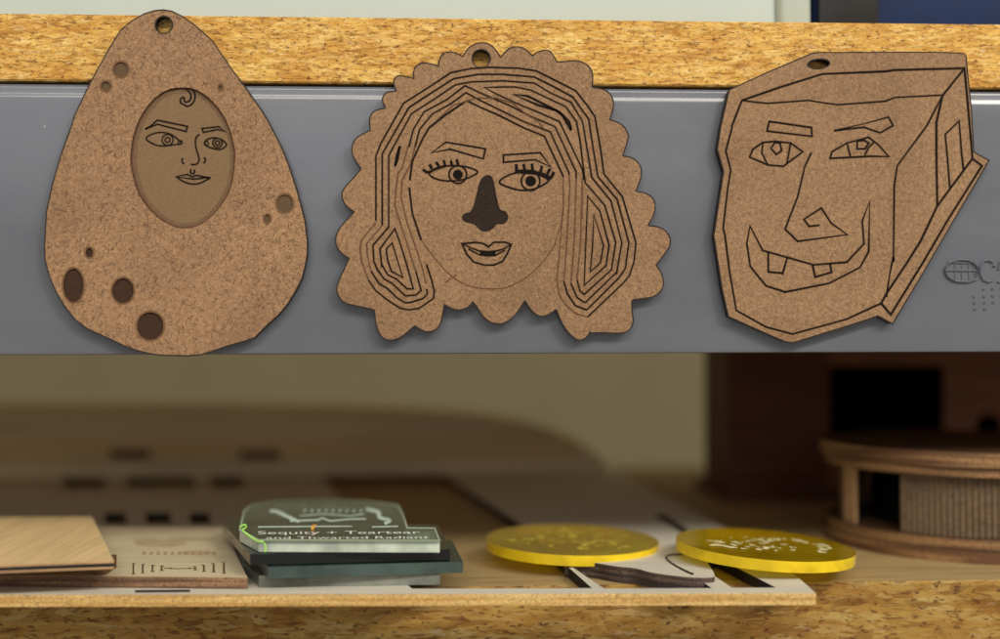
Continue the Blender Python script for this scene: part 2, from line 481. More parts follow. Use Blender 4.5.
# --- 1: egg with face
A = lambda p: T(30, 0, S5, p)
o1 = A([(345,470),(440,300),(470,250),(515,175),(580,120),(650,80),(710,62),(760,57),(810,66),(870,95),(940,145),(998,195)])
o1 += T(160,0,S5,[(300,235),(350,310),(420,410),(470,475),(530,560),(585,639)]) + [(266.7,118.7),(277.5,139.5),(282.7,150),(288.9,165.8),(295.9,186.8),(300.3,202.6),(304.7,220),(307.3,241)]
o1 += T(160,250,S5,[(840,20),(828,90),(810,160),(775,230),(730,305),(680,365),(610,430),(540,500),(480,520),(380,548),(290,580),(230,597),(150,604),(0,600)])
o1 += T(30,250,S5,[(700,594),(600,570),(540,548),(430,495),(330,450),(260,400),(200,325),(150,240),(110,150),(85,50)])
o1 += [(44.7,242),(46.5,212),(52,186),(59,161.4),(65,143.8),(72,124.5),(74,117),(82.6,99)]
oval = T(120,80,7.984,[(80,639),(90,520),(115,400),(170,275),(250,165),(340,95),(420,65),(510,58),(600,70),(690,125),(770,200),(840,300),(890,420),(920,560)])
oval += T(120,150,7.984,[(922,60),(910,200),(880,330),(820,430),(740,530),(660,590),(580,625),(480,628),(400,605),(310,550),(230,475),(160,380),(115,270),(85,130)])
oval = smooth_loop(oval, 1)
SPOTS = [(121,69.6,7.4,7.6,'engraved_mid'),(106,86.4,4.8,5,'engraved_mid'),(220.6,87.5,2,2.6,'engraved_mid'),(284.8,203.5,8.2,9,'engraved_mid'),(267.3,218.6,3.3,4,'engraved_mid'),
        (89.3,252.6,3.7,5,'engraved_dark'),(73.5,285.4,10.2,17,'engraved_dark'),(123,290.7,10.8,12.6,'engraved_dark'),(150.3,326,13.3,14,'engraved_dark')]
p1 = pendant('egg-shaped fibreboard pendant with dark spots and a small face in a sunken oval', o1, ell(163.8, 25, 8.7), 'mdf1', [oval]+[ell(c_[0], c_[1], c_[2], c_[3], 36) for c_ in SPOTS])
bm = BM(); DE = .0007
inset = [onY(x, y, -TH+DE) for x, y in ell(183.2,158,60,78)]
fr = [p+Vector((0, DE, 0)) for p in mfront(oval)]
slab(bm, [fr], Vector((0, .0012, 0)), (0, 0, 0))
obj('face_inset', bm, 'engraved', p1)
def iproj(x, y, h):
    return onY(x, y, -TH-.00005)+Vector((0, DE-h, 0))
mproj_save = mproj
mproj = iproj; iproj_ref[0] = iproj
e1 = lambda p: T(120, 80, 7.984, p); e2 = lambda p: T(120, 150, 7.984, p)
cl = lambda p: smooth_loop(p, 2, True); op_ = lambda p: smooth_loop(p, 2, False)
bm = BM(); strip(bm, [(183.2+(x-183.2)*.945, 158+(y-158)*.96) for x, y in oval], 5.5, True, mproj, lift=.00001)
obj('scorched_margin', bm, 'engraved_rim', p1)
bm = BM()
strip(bm, [(183.2+(x-183.2)*.985, 158+(y-158)*.99) for x, y in oval], 2.6, True, mproj)
obj('oval_rim', bm, 'line_soft', p1)
feature(p1, 'hair_curl', [(op_(e1([(525,72),(560,100),(565,140),(545,170),(515,175),(505,155),(512,135),(485,135),(475,160),(480,185),(505,190),(525,210),(560,200),(590,165),(597,125),(590,90),(570,72)])), False)], [], 'line', 1.2)
feature(p1, 'eyebrow', [(e1([(195,390),(293,318),(535,368),(522,408),(293,350)]), True)], w=1.1)
feature(p1, 'eyebrow', [(e1([(650,385),(785,370),(838,412),(780,392),(662,415)]), True)], w=1.1)
feature(p1, 'eye', [(cl(e1([(190,468),(240,430),(315,412),(400,425),(465,478),(488,492),(478,512),(455,510),(400,518),(330,527),(270,515)])), True), (ell(*e1([(375,475)])[0],5.5), True, .9), (ell(*e1([(375,475)])[0],2.5), True, .9), (ell(*e1([(476,495)])[0],1.9,n=12), True, .8)], w=1.05)
feature(p1, 'eye', [(cl(e1([(670,490),(700,465),(760,455),(815,475),(855,515),(820,545),(780,555),(720,540),(680,520)])), True), (ell(*e1([(775,500)])[0],4.7), True, 1.0), (ell(*e1([(775,500)])[0],2.2), True, 1.0), (ell(*e1([(685,503)])[0],2.1,n=12), True, .8)], w=1.05)
feature(p1, 'nose', [(op_(e1([(632,432),(605,450),(595,490),(605,550),(622,600)])+e2([(628,80),(628,50+35),(610,110),(580,117),(555,108)])), False), (op_(e2([(498,62),(488,80),(495,100),(512,112)])), False), (op_(e2([(668,55),(680,75),(675,92),(660,105)])), False), (op_(e2([(562,148),(558,180),(575,190),(592,182),(590,150)])), False)], w=1.1)
feature(p1, 'mouth', [(e2([(445,210),(530,192),(575,212),(600,200),(718,220),(640,225),(580,230)]), True), (op_(e2([(445,210),(490,245),(540,265),(590,272),(640,262),(680,240),(718,220)])), False)], w=1.05)
mproj = mproj_save
for i, (cx, cy, rx, ry, mt) in enumerate(SPOTS):
    dp = .0005 if mt == 'engraved_dark' else .0004
    bm = BM(); slab(bm, [[p+Vector((0, dp, 0)) for p in mfront(ell(cx, cy, rx, ry, 36))]], Vector((0, .001, 0)), (0, 0, 0))
    strip(bm, ell(cx, cy, rx+.8, ry+.8, 36), 2.0, True, mproj, lift=.00001, mi=1)
    o = obj('spot', bm, [mt, 'halo'], p1)
    o['label'] = 'pale engraved round spot' if mt == 'engraved_mid' else 'dark engraved round spot'

# --- 2: sun-haired woman
P1=lambda p:T(380,35,S5,p); P2=lambda p:T(480,35,S5,p); P3=lambda p:T(540,110,S5,p); P4=lambda p:T(330,70,S5,p)
P5=lambda p:T(330,170,S5,p); P6=lambda p:T(500,170,S5,p); P7=lambda p:T(330,238,S5,p); P8=lambda p:T(500,238,S5,p)
Q=lambda p:T(400,130,S5,p)
# scallops: runs of points between sharp notches; each run is smoothed separately
runs = [P1([(472,125),(495,85),(530,55),(585,42),(630,55),(665,90),(688,130)]),
        P1([(688,130),(715,95),(745,72),(790,66),(830,80),(870,120)]),
        P1([(870,120),(895,98),(935,87),(970,90),(990,120)])+P2([(440,155)]),
        P2([(440,155),(490,152),(545,145),(600,160),(635,195),(645,240),(638,300)]),
        P2([(638,300),(690,305),(735,325),(762,370),(760,420),(740,485)]),
        P2([(740,485),(790,498),(830,530),(850,580)])+P3([(505,150),(490,210),(470,262)]),
        P3([(470,262),(530,272),(570,310),(582,360),(565,420),(545,465)]),
        P3([(545,465),(600,472),(645,500),(660,545),(650,600)])+P6([(842,318)]),
        P6([(842,318),(900,322),(945,345),(975,390),(968,440),(930,490),(888,545)]),
        P8([(888,155),(920,195),(935,250),(925,295),(885,335),(820,345),(755,352)]),
        P8([(755,352),(750,375),(755,430),(762,480),(745,520),(705,545),(610,540),(510,540)]),
        P8([(510,540),(500,560),(465,585),(430,578),(380,530),(345,470),(320,405)]),
        P8([(320,405),(285,435),(240,450),(200,435),(165,395),(142,355)]),
        P8([(142,355),(110,410),(70,460),(20,488),(-20,492)])+P7([(900,472),(870,445),(840,395),(815,365)]),
        P7([(815,365),(795,390),(750,412),(705,408),(670,390),(652,378)]),
        P7([(652,378),(640,450),(628,500),(600,528),(560,538),(520,525),(482,500)]),
        P7([(482,500),(440,540),(390,575),(340,585),(300,572),(275,535),(260,480),(252,410)]),
        P7([(252,410),(170,390),(90,375),(55,345),(35,300),(45,255),(75,190),(110,115)]),
        P7([(110,115),(70,92),(40,55),(28,10)])+P5([(45,345),(85,295),(140,238)]),
        P5([(140,238),(95,210),(68,165),(68,125),(95,85),(140,40)])+P4([(178,562)]),
        P4([(178,562),(145,520),(122,470),(130,410),(165,375),(230,345)]),
        P4([(230,345),(225,300),(228,260),(255,230),(318,218)]),
        P4([(318,218),(298,180),(300,150),(325,125),(380,122)]),
        P1([(95,322),(78,285),(80,250),(105,230),(150,238),(195,250)]),
        P1([(195,250),(190,210),(205,175),(245,158),(290,165),(335,180)]),
        P1([(335,180),(335,145),(355,110),(395,95),(440,105),(472,125)])]
o2 = []
for rn in runs:
    s_ = smooth_loop(rn, 2, False); o2 += s_[:-1]
p2 = pendant('scalloped fibreboard pendant engraved with a long-haired woman with black nose', o2, ell(481.2, 58.7, 9.2), 'mdf2')
dark, soft = [], []
# line A (outermost)
dark.append((P5([(262,290)])+P4([(262,490),(290,420),(420,190),(570,95)])+P1([(405,215),(520,192),(620,185),(790,190)])+P2([(320,205),(430,260),(545,318),(610,400),(655,465)])+P3([(345,220),(365,365),(470,495)])+P6([(775,415),(765,520)])+P8([(738,215),(700,260),(500,450)]), False))
soft.append((P8([(500,450),(430,430),(370,375),(335,320),(325,240)])+P6([(345,400),(362,200),(360,40)]), False))
dark.append((P6([(360,40)])+P3([(130,372),(25,150)])+P2([(250,530),(100,455),(0,412)])+P1([(495,375)]), False, 1.2))
dark.append((P1([(495,375),(375,455),(280,530)])+P4([(530,390),(470,520),(455,630)]), False, 1.4))
# line B
dark.append((P5([(298,315)])+P4([(298,480),(320,440),(450,215),(580,130)])+P1([(420,250),(560,225),(700,225)])+P2([(310,240),(420,295),(530,355),(580,425),(620,480)])+P3([(300,200),(330,380),(440,510)])+P6([(735,415),(715,560)])+P8([(680,225),(495,410)]), False))
dark.append((P8([(495,410),(430,385),(385,320),(365,250)]), False))
soft.append((P8([(365,250)])+P6([(385,350),(398,100),(395,30)]), False))
dark.append((P6([(395,30)])+P3([(165,358),(58,125)])+P2([(250,495),(100,422),(0,373)])+P1([(490,330),(400,395),(300,450),(225,540),(200,639)]), False, 1.2))
soft.append((P4([(485,439),(462,530)])+P5([(412,60),(405,150),(440,300),(500,470),(535,590)])+P7([(548,260)]), False, 1.2))
# line C
dark.append((P5([(335,325)])+P4([(335,490),(350,460),(465,250),(590,170)])+P1([(430,285),(520,268),(700,262)])+P2([(310,275),(400,330),(520,385),(585,495)])+P3([(265,200),(295,385),(405,520)])+P6([(695,415),(665,590)])+P8([(660,200),(485,370)]), False))
dark.append((P8([(485,370),(440,340),(405,260)]), False))
soft.append((P8([(405,260)])+P6([(425,380),(435,50)]), False))
dark.append((P6([(435,50)])+P3([(205,350),(85,95)])+P2([(300,470),(185,410),(0,330)])+P1([(485,290),(380,370),(250,440),(190,540),(165,639)]), False, 1.2))
dark.append((P3([(252,400),(240,335),(112,68)])+P2([(330,440),(230,400),(100,340),(25,300),(100,298),(200,297),(290,315),(490,410),(550,495),(570,600)])+P3([(258,415),(370,545)])+P6([(660,415),(635,570)])+P8([(480,322),(455,300),(440,240)]), False))
soft.append((P3([(240,620),(243,420)]), False))
soft.append((P8([(440,240)])+P6([(460,400),(470,40)]), False))
# inner spikes and triangles
dark.append((P2([(190,340),(270,348),(445,435),(470,460),(520,545),(505,490),(465,450),(430,430),(330,400)]), True, 1.7))
dark.append((P6([(500,150),(570,235),(622,430),(605,545)])+P8([(480,270)])+P6([(490,400)]), True))
dark.append((P6([(535,255),(590,430),(572,530),(515,580),(528,430)]), True))
# left lobe
dark.append((P7([(355,28),(320,65),(330,130),(350,190),(415,225)]), True))
dark.append((P5([(370,335),(285,450),(295,550)])+P7([(300,160),(330,210),(380,235),(440,290),(475,290),(440,160),(400,30)]), True))
dark.append((P5([(335,325),(245,430),(250,520)])+P7([(270,180),(310,235),(350,255),(430,330),(490,325),(520,300),(490,190)]), False))
soft.append((P7([(490,190),(430,0)])+P5([(400,300),(370,200),(375,130),(388,20)])+P4([(412,560),(445,439)]), False, 1.2))
soft.append((P5([(298,315),(210,420)])+P7([(212,90),(235,190)]), False))
dark.append((P7([(235,190),(280,260),(330,290),(380,340),(430,370),(470,365),(530,345),(555,320),(552,290)]), False))
soft.append((P5([(262,300),(180,400)])+P7([(172,60),(180,130),(220,240)]), False))
dark.append((P7([(220,240),(260,300),(330,355),(400,400),(450,410),(510,400),(590,345),(595,300),(578,235),(550,150)]), False))
dark.append((P4([(400,435),(378,500),(370,550),(388,500)]), True, 1.4))
soft.append((P1([(330,480),(420,400),(550,360),(660,360),(760,390),(830,450),(900,490),(930,530)]), False, .9))
hair = feature(p2, 'hair', dark, w=1.2)
feature(p2, 'hair_strand', soft, mat='line_soft', w=1.1)
feature(p2, 'face_outline', [(P5([(452,100),(470,250),(520,400)]), False, 1.5)])
feature(p2, 'chin_line', [(op_(P5([(520,400),(600,510)])+P7([(700,230),(800,280),(900,292),(998,288)])+P8([(60,275),(150,230),(250,135),(320,30)])+P6([(310,420),(350,320),(362,200)])), False, 1.0), (P7([(655,255),(720,210)]), False, 1.1)], mat='line_soft')
feature(p2, 'eyebrow', [(Q([(180,130),(262,70),(488,108),(475,165),(285,110)]), True)], w=1.3)
feature(p2, 'eyebrow', [(Q([(590,143),(800,130),(862,212),(770,170),(590,185)]), True)], w=1.3)
feature(p2, 'eye', [(cl(Q([(150,252),(215,215),(280,203),(345,205),(400,215),(455,240),(400,270),(340,290),(230,292)])), True), (ell(*Q([(330,255)])[0],8.8), True),
    (op_(Q([(130,225),(160,248),(200,222),(260,205)])), False, 2.2), (Q([(182,222),(168,196)]), False, 2), (Q([(222,208),(205,182)]), False, 2), (Q([(258,203),(248,172)]), False, 2), (Q([(296,205),(290,174)]), False, 2), (Q([(335,208),(322,168)]), False, 2.2)],
    [ell(*Q([(330,255)])[0],5.0)], w=1.3)
feature(p2, 'eye', [(cl(Q([(552,298),(620,255),(680,240),(750,240),(810,255),(860,285),(800,325),(740,345),(680,345),(610,325)])), True), (ell(*Q([(745,292)])[0],9.3), True),
    (op_(Q([(655,236),(700,238),(760,240),(820,258),(862,282)])), False, 3.4), (Q([(665,234),(663,195)]), False, 2.4), (Q([(712,232),(704,195)]), False, 2.2), (Q([(757,236),(752,192)]), False, 2.2), (Q([(800,246),(810,204)]), False, 2.2), (Q([(835,262),(856,220)]), False, 2.2), (Q([(858,278),(878,240)]), False, 2.4)],
    [ell(*Q([(745,292)])[0],5.4)], w=1.3)
nose = cl(Q([(495,258),(520,265),(530,290),(545,370),(560,440),(575,462),(600,465),(615,490),(608,520),(585,535),(550,530),(530,560),(480,580),(450,560),(430,535),(400,528),(365,520),(355,495),(370,478),(405,475),(425,430),(445,350),(460,285)]))
feature(p2, 'nose', [(nose, True, 1.2)], [nose], mat='engraved_black')
feature(p2, 'mouth', [(P5([(752,420),(830,413),(870,418),(905,438),(935,412),(1000,412),(1034,425),(1010,480),(985,520),(935,542),(880,542),(820,525),(780,480)]), True),
    (P5([(752,420),(800,443),(850,462),(900,466),(950,462),(990,450),(1034,425)]), False, 1.2), (P5([(790,450),(850,484),(900,490),(945,487),(1000,455)]), False, 1.2),
    (P5([(855,474),(945,474)]), False, 3.2)], w=1.3)

# --- 3: cap / blocky head
R1=lambda p:T(710,40,S5,p); R2=lambda p:T(825,40,S5,p); R3=lambda p:T(710,130,S5,p); R4=lambda p:T(710,235,S5,p); R5=lambda p:T(825,150,S5,p); R6=lambda p:T(825,220,S5,p)
o3 = R1([(110,285),(340,180),(580,78),(620,72)])+R2([(150,72),(400,70),(700,72),(790,78),(805,95),(812,180),(835,400)])+R5([(848,12),(935,60)])+R6([(735,0),(560,300),(385,592),(300,545)])
o3 += R4([(950,465),(750,530),(470,615),(420,605),(250,530),(105,465),(70,310),(22,0)])+R3([(28,570),(45,450),(78,235),(42,110),(62,-20)])
p3 = pendant('angular fibreboard pendant engraved with a gap-toothed grinning block head', o3, ell(*R1([(620,137)])[0], 11.2, 4.9, 28, -.08), 'mdf3')
feature(p3, 'head_outline', [
    (R1([(182,345),(400,270),(640,195),(998,180)])+R2([(400,172),(795,162),(808,300),(838,639)])+R5([(840,50),(895,90),(700,400),(560,639)])+R6([(375,540),(320,475)]), False, 1.7),
    (R6([(320,475),(200,530)])+R4([(780,480),(470,565),(320,525),(150,430),(110,200),(85,0)])+R3([(75,560),(100,340),(118,230),(90,120),(125,-10)])+R1([(125,490),(182,345)]), False, 1.4),
    (R1([(182,345),(260,355),(330,362),(560,345),(640,358),(730,370),(998,350)])+R2([(400,328),(670,315)]), False, 1.2),
    (R2([(795,162),(670,318),(635,470),(635,639)])+R5([(640,320)]), False, 1.7),
    (R2([(670,318),(580,490),(470,639)])+R5([(412,90),(395,200),(390,639)])+R6([(390,210),(350,440)]), False, 1.3),
    (R5([(840,50),(640,320),(545,520),(470,639)])+R6([(350,420),(320,475)]), False, 1.7)])
feature(p3, 'side_window', [(R5([(712,220)])+R2([(695,639),(685,540),(765,462),(778,639)])+R5([(790,115)]), False, 1.4)])
feature(p3, 'eyebrow', [(R1([(338,465),(578,500),(582,550),(325,520)]), True)], w=1.3)
feature(p3, 'eyebrow', [(R2([(52,518),(362,440),(388,488),(315,530),(220,498)]), True)], w=1.3)
feature(p3, 'eye', [(R3([(225,155),(245,110),(300,72),(370,65),(460,75),(530,125),(440,190),(420,208),(330,200)]), True), (R3([(302,72),(295,130),(330,200)]), False), (R3([(460,75),(438,190)]), False), (R3([(370,72),(348,105),(378,140),(408,118),(400,75)]), True)], w=1.3)
feature(p3, 'eye', [(R3([(685,162),(695,125),(780,75),(905,42),(960,85),(1020,152),(920,150)]), True), (R3([(782,78),(800,150)]), False), (R3([(940,65),(905,100),(882,145)]), False), (R3([(840,62),(838,108),(885,108),(905,75),(880,60)]), True)], w=1.3)
feature(p3, 'nose', [(R3([(578,130),(540,210),(500,380),(428,565),(500,635),(783,597),(690,530),(635,445),(535,510),(565,550),(625,543)]), False)], w=1.3)
feature(p3, 'mouth', [(R4([(228,-51),(210,50),(230,180),(320,290),(430,325),(680,275),(855,185),(905,95),(910,-190),(868,-80),(878,50),(780,155),(590,170),(300,88)]), True)], w=1.35)
feature(p3, 'tooth', [(R4([(332,100),(332,210),(415,218),(440,130)]), False)], w=1.4)
feature(p3, 'tooth', [(R4([(585,172),(600,240),(693,212),(685,168)]), False)], w=1.4)

# ------------------------------------------------------------------ lower shelf: cut-out plywood sheet
ST = .0031
def Zp(z): return lambda pts: [onZ(x, y, z) for x, y in pts]
def zproj(z): return lambda x, y, h: onZ(x, y, z)+Vector((0, 0, h))
sh_out = Zp(ST)([(-60,595),(400,594),(816,593),(799,578),(735,533),(640,484),(610,468.5),(300,466),(-60,464)])
def zrect(x0, y0, x1, y1): return [(x0,y1),(x1,y1),(x1-2,y0),(x0-2,y0)]
holes = [[(318,470),(436,470),(520,524),(592,588),(412,588.5),(400,578)],
         [(604,588.3),(565,562),(600,560),(660,570),(700,580),(712,588)],
         [(732,587.6),(700,566),(716,557),(776,587.5)],
         [(655,516),(662,514),(700,537),(692,539)],
         zrect(63,471,106,489), zrect(127,471,195,488), zrect(211,471,244,488),
         zrect(106,513,127,524), zrect(147,513,172,524), zrect(191,513,211,524)]
sheet = root('plywood_sheet', Zp(ST)([(400,594)])[0]-Vector((0,0,ST)), 'large grey-faced plywood sheet with laser-cut openings lying over the lower shelf edge', 'plywood sheet')
bm = BM(); slab(bm, [sh_out]+[Zp(ST)(h) for h in holes], Vector((0,0,-ST+.0001)), (0,0,1))
# hole walls burnt
for f in bm.faces:
    f.normal_update()
    if f.material_index == 1:
        c = f.calc_center_median()
        if not (min(v.co.y for v in f.verts) < -.0135 and c.y < -.0135): f.material_index = 2
obj('sheet_panel', bm, ['sheet', 'sheet_edge', 'burnt'], sheet)
bm = BM(); blob(bm, [(135,590),(190,589.5),(190,592),(135,592.5)], zproj(ST)); obj('burnt_slot', bm, 'burnt', sheet)

# curved off-cut
cz = .0046
oc = smooth_loop([(560,562),(572,557),(660,536),(700,548),(706,560),(716,575),(712,577.5),(690,577),(668,574.5),(650,572),(636,567.5),(615,566),(590,561)], 2)
bm = BM(); slab(bm, [Zp(cz)(oc)], Vector((0,0,-cz+.0003)), (0,0,1))
t_ = obj('wood_offcut', bm, ['sheet', 'ply_mid_edge'])
t_.location.z = .0002
tag(t_, 'curvy grey-faced plywood off-cut with scorched wavy edge between the yellow discs', 'wood off-cut')
bm = BM(); strip(bm, op_([(684,554),(666,555),(666,559),(676,566),(690,573),(694,574)]), 1.6, False, zproj(cz), lift=.00005)
obj('cut_line', bm, 'burnt', t_)

# ------------------------------------------------------------------ plywood samples left
z2 = .0061
s2 = root('plywood_sample', onZ(110,578,z2)-Vector((0,0,z2-ST)), 'pale plywood sample with burnt scale marks, lying under the blank sample', 'plywood sample')
bm = BM(); slab(bm, [Zp(z2)([(-60,574.5),(247.5,577.5),(223,527),(-60,527)])], Vector((0,0,-(z2-ST-.0001))), (0,0,1))
obj('sample_panel', bm, ['ply_pale', 'ply_brown_edge'], s2)
G8 = lambda p: T(100, 525, 7.143, p)
bm = BM()
for k, (x, a, b_, fl) in enumerate([(238,275,350,1),(305,282,343,1),(375,288,332,1),(440,294,325,1),(505,304,316,0),(545,306,312,0),(600,306,312,0),(640,302,316,0),(680,296,320,1),(742,286,330,1),(812,275,335,1),(885,268,345,1)]):
    strip(bm, G8([(x, a), (x, b_)]), 1.7 if fl else 1.1, False, zproj(z2))
    if fl:
        dx = 16 if x < 560 else -16
        strip(bm, G8([(x-8, a), (x+dx, a)]), .8, False, zproj(z2)); strip(bm, G8([(x-12, b_), (x+14, b_)]), .8, False, zproj(z2))
strip(bm, G8([(455,308),(560,312),(670,308)]), .7, False, zproj(z2))
obj('burnt_scale', bm, 'burnmark', s2)
bm = BM()
for i in range(11):
    x = 300+i*50
    blob(bm, G8([(x, 215-abs(x-600)*.02), (x+24, 212), (x+30, 196), (x+12, 190)]), zproj(z2), .00003+.000003*i)
obj('dotted_row', bm, 'smoke', s2)
bm = BM()
for i, (cx, cy, rx, ry) in enumerate([(690,198,130,16),(430,128,190,30),(640,100,170,16),(330,105,110,12)]):
    blob(bm, smooth_loop([(x+random.uniform(-3,3)/7, y+random.uniform(-2,2)/7) for x, y in G8(ell(cx, cy, rx, ry, 14))], 1), zproj(z2), .00002+.000003*i)
obj('smoke_stain', bm, 'smoke2', s2)
z1_bot = .0118-.00206
# spacers under the top sample
for (xa, xb) in ((89, 101), (-9, 1)):
    a = onZ(xa, 578, z2+.0001); b_ = onZ(xb, 578, z2+.0001)
    bm = BM(); box(bm, (a.x, a.y+.004, z2+.0001), (b_.x, a.y+.014, z1_bot), .0001, 0, 1)
    tag(obj('wooden_spacer', bm, 'burnmark'), 'small scorched wooden spacer near the right corner between the two samples' if xa > 0 else 'small scorched wooden spacer at the left frame edge between the two samples', 'spacer')
z1 = .0118; h1 = z1-z2-.0027
s1 = root('plywood_sample', onZ(40,563,z1)-Vector((0,0,h1)), 'blank golden plywood sample with black middle layer, topmost at the left', 'plywood sample')
top = Zp(z1)([(-60,567),(114,560.5),(92,516.5),(-60,517)])
bm = BM(); slab(bm, [top], Vector((0,0,-.0006)), (0,0,1)); obj('top_veneer', bm, ['ply_light', 'post'], s1)
bm = BM(); slab(bm, [[p-Vector((0,0,.00062)) for p in top]], Vector((0,0,-.0009)), (0,0,0)); obj('black_core', bm, 'blackacr', s1)
bm = BM(); slab(bm, [[p-Vector((0,0,.00154)) for p in top]], Vector((0,0,-.0005)), (0,0,0)); obj('bottom_veneer', bm, 'post', s1)

# ------------------------------------------------------------------ acrylic stack
def plate(name, z0, z1_, pts, mats, label, cat='acrylic piece', rnd=None):
    f = Zp(z1_)(pts)
    r = root(name, Vector((sum(p.x for p in f)/len(f), sum(p.y for p in f)/len(f), z0)), label, cat)
    bm = BM(); slab(bm, [f], Vector((0,0,-(z1_-z0))), (0,0,1))
    bmesh.ops.recalc_face_normals(bm, faces=bm.faces[:])
    obj('plate', bm, mats, r)
    return r
a1 = plate('acrylic_piece', ST+.0001, ST+.0030, [(259,575.5),(440,573.5),(434,546),(249,546),(243,562)], ['smoked','smoked_rim'], 'grey smoked acrylic piece, lowest in the stack of acrylic')
a2 = plate('acrylic_piece', ST+.0032, ST+.0061, [(268,567),(463,561.5),(452,540),(262,535),(255,553)], ['green','green_rim'], 'dark green acrylic piece second from bottom in the stack')
a3 = plate('acrylic_piece', ST+.0063, ST+.0091, [(250,554),(450,549),(438,525),(228,517),(223,523)], ['blackacr','blackacr'], 'black acrylic piece just below the clear engraved one')
ZA = ST+.0124
a4 = plate('acrylic_plaque', ST+.0093, ZA, T(230,490,6.39,[(182,318),(62,255),(90,135),(135,98),(300,70),(500,62)])+T(340,490,6.39,[(0,62),(180,72),(370,97),(405,165),(430,242),(605,243),(637,322)]), ['clear','clear_rim'],
           'clear engraved acrylic plaque with white lettering on top of the acrylic stack', 'acrylic plaque')
ap = zproj(ZA)
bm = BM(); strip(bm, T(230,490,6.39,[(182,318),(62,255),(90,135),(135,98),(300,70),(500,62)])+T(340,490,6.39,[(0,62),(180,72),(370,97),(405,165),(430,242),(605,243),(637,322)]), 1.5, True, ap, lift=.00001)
obj('highlight_strip', bm, 'edge_highlight', a4)  # flat strip, edge highlight painted in its colour
bm = BM()
def text_mesh(s, p0, p1, height_px, bm, lift=.00004, depth=0, squash=1.0):
    cu = bpy.data.curves.new('t', 'FONT'); cu.body = s; cu.size = 1
    to = bpy.data.objects.new('t', cu); C.objects.link(to)
    bpy.context.view_layer.update()
    me = to.evaluated_get(bpy.context.evaluated_depsgraph_get()).to_mesh()
    xs = [v.co.x for v in me.vertices]; ys = [v.co.y for v in me.vertices]
    w = max(xs)-min(xs)
    vs = []
    for v in me.vertices:
        u = (v.co.x-min(xs))/w; h = (v.co.y)/.72
        x = p0[0]+(p1[0]-p0[0])*u; y = p0[1]+(p1[1]-p0[1])*u-h*height_px
        vs.append(bm.verts.new(ap(x, y, lift)))
    for p in me.polygons:
        try: bm.faces.new([vs[i] for i in p.vertices])
        except ValueError: pass
    to.evaluated_get(bpy.context.evaluated_depsgraph_get()).to_mesh_clear()
    bpy.data.objects.remove(to); bpy.data.curves.remove(cu)
text_mesh('Sequity + Teartear', (258, 534.2), (420, 533.6), 3.1, bm)
text_mesh('and Thwarted Radiant', (266, 539.0), (429, 538.4), 2.5, bm)
obj('lettering', bm, 'engr_white', a4)
bm = BM()
strip(bm, op_([(270,511),(276,511),(288,517),(300,522)]), 3.2, False, ap); strip(bm, op_([(366,509),(380,512),(378,518),(392,520),(384,524)]), 3.4, False, ap)
strip(bm, [(290,521),(318,520),(322,518),(330,521),(352,519),(366,519)], 1.6, False, ap); strip(bm, [(300,516),(322,514),(350,516),(364,514)], 1.0, False, ap)
strip(bm, [(258,527),(330,526.4),(352,526.4)], 1.2, False, ap); strip(bm, [(372,527),(398,526.4)], 1.2, False, ap)
for i in range(9): strip(bm, [(304+i*7,512),(306+i*7,509.5)], 1.6, False, ap)
obj('engraved_emblem', bm, 'engr_mint', a4)
# fluorescent swarf curls and orange chip
def tube(bm, P, r, n=6):
    rings = []
    for i, p in enumerate(P):
        d = (P[min(i+1, len(P)-1)]-P[max(i-1, 0)]).normalized()
        a = d.orthogonal().normalized(); b_ = d.cross(a)
        rings.append([bm.verts.new(p+a*r*math.cos(t)+b_*r*math.sin(t)) for t in (2*math.pi*k/n for k in range(n))])
    for i in range(len(P)-1):
        for k in range(n): bm.faces.new([rings[i][k], rings[i][(k+1) % n], rings[i+1][(k+1) % n], rings[i+1][k]])
    bm.faces.new(rings[0]); bm.faces.new(rings[-1])
bm = BM(); yF = onZ(258, 541, ZA).y-.0004
c0 = [onY(x, y, yF+o) for x, y, o in ((240,527,.004),(244,524,.004),(247,526,.004),(244,529,.004),(241,529,.0035),(247,534,.0025),(254,539,.0012),(259,542,0),(263,541,0),(266,546,0),(265,552,.0002))]
for _ in range(2):
    q = [c0[0]]
    for a, b_ in zip(c0, c0[1:]): q += [a*.75+b_*.25, a*.25+b_*.75]
    c0 = q+[c0[-1]]
tube(bm, c0, .00022)
tag(obj('plastic_swarf', bm, 'fluo', smooth=True), 'thin fluorescent green plastic curl stuck to the clear plaque corner', 'plastic swarf')
bm = BM()
c = ap(313, 529.5, .0006); vs = [bm.verts.new(c+Vector(v)*.001) for v in ((-.5,0,-.5),(.1,.2,-.5),(.9,.1,.8),(.2,-.1,.7),(-.3,.1,.6))]
bm.faces.new(vs); r_ = bmesh.ops.extrude_face_region(bm, geom=bm.faces[:])
for v in r_['geom']:
    if isinstance(v, bmesh.types.BMVert): v.co += Vector((.0001,.0004,0))
tag(obj('orange_chip', bm, 'orange'), 'tiny orange chip lying on the clear plaque above its lettering', 'chip')

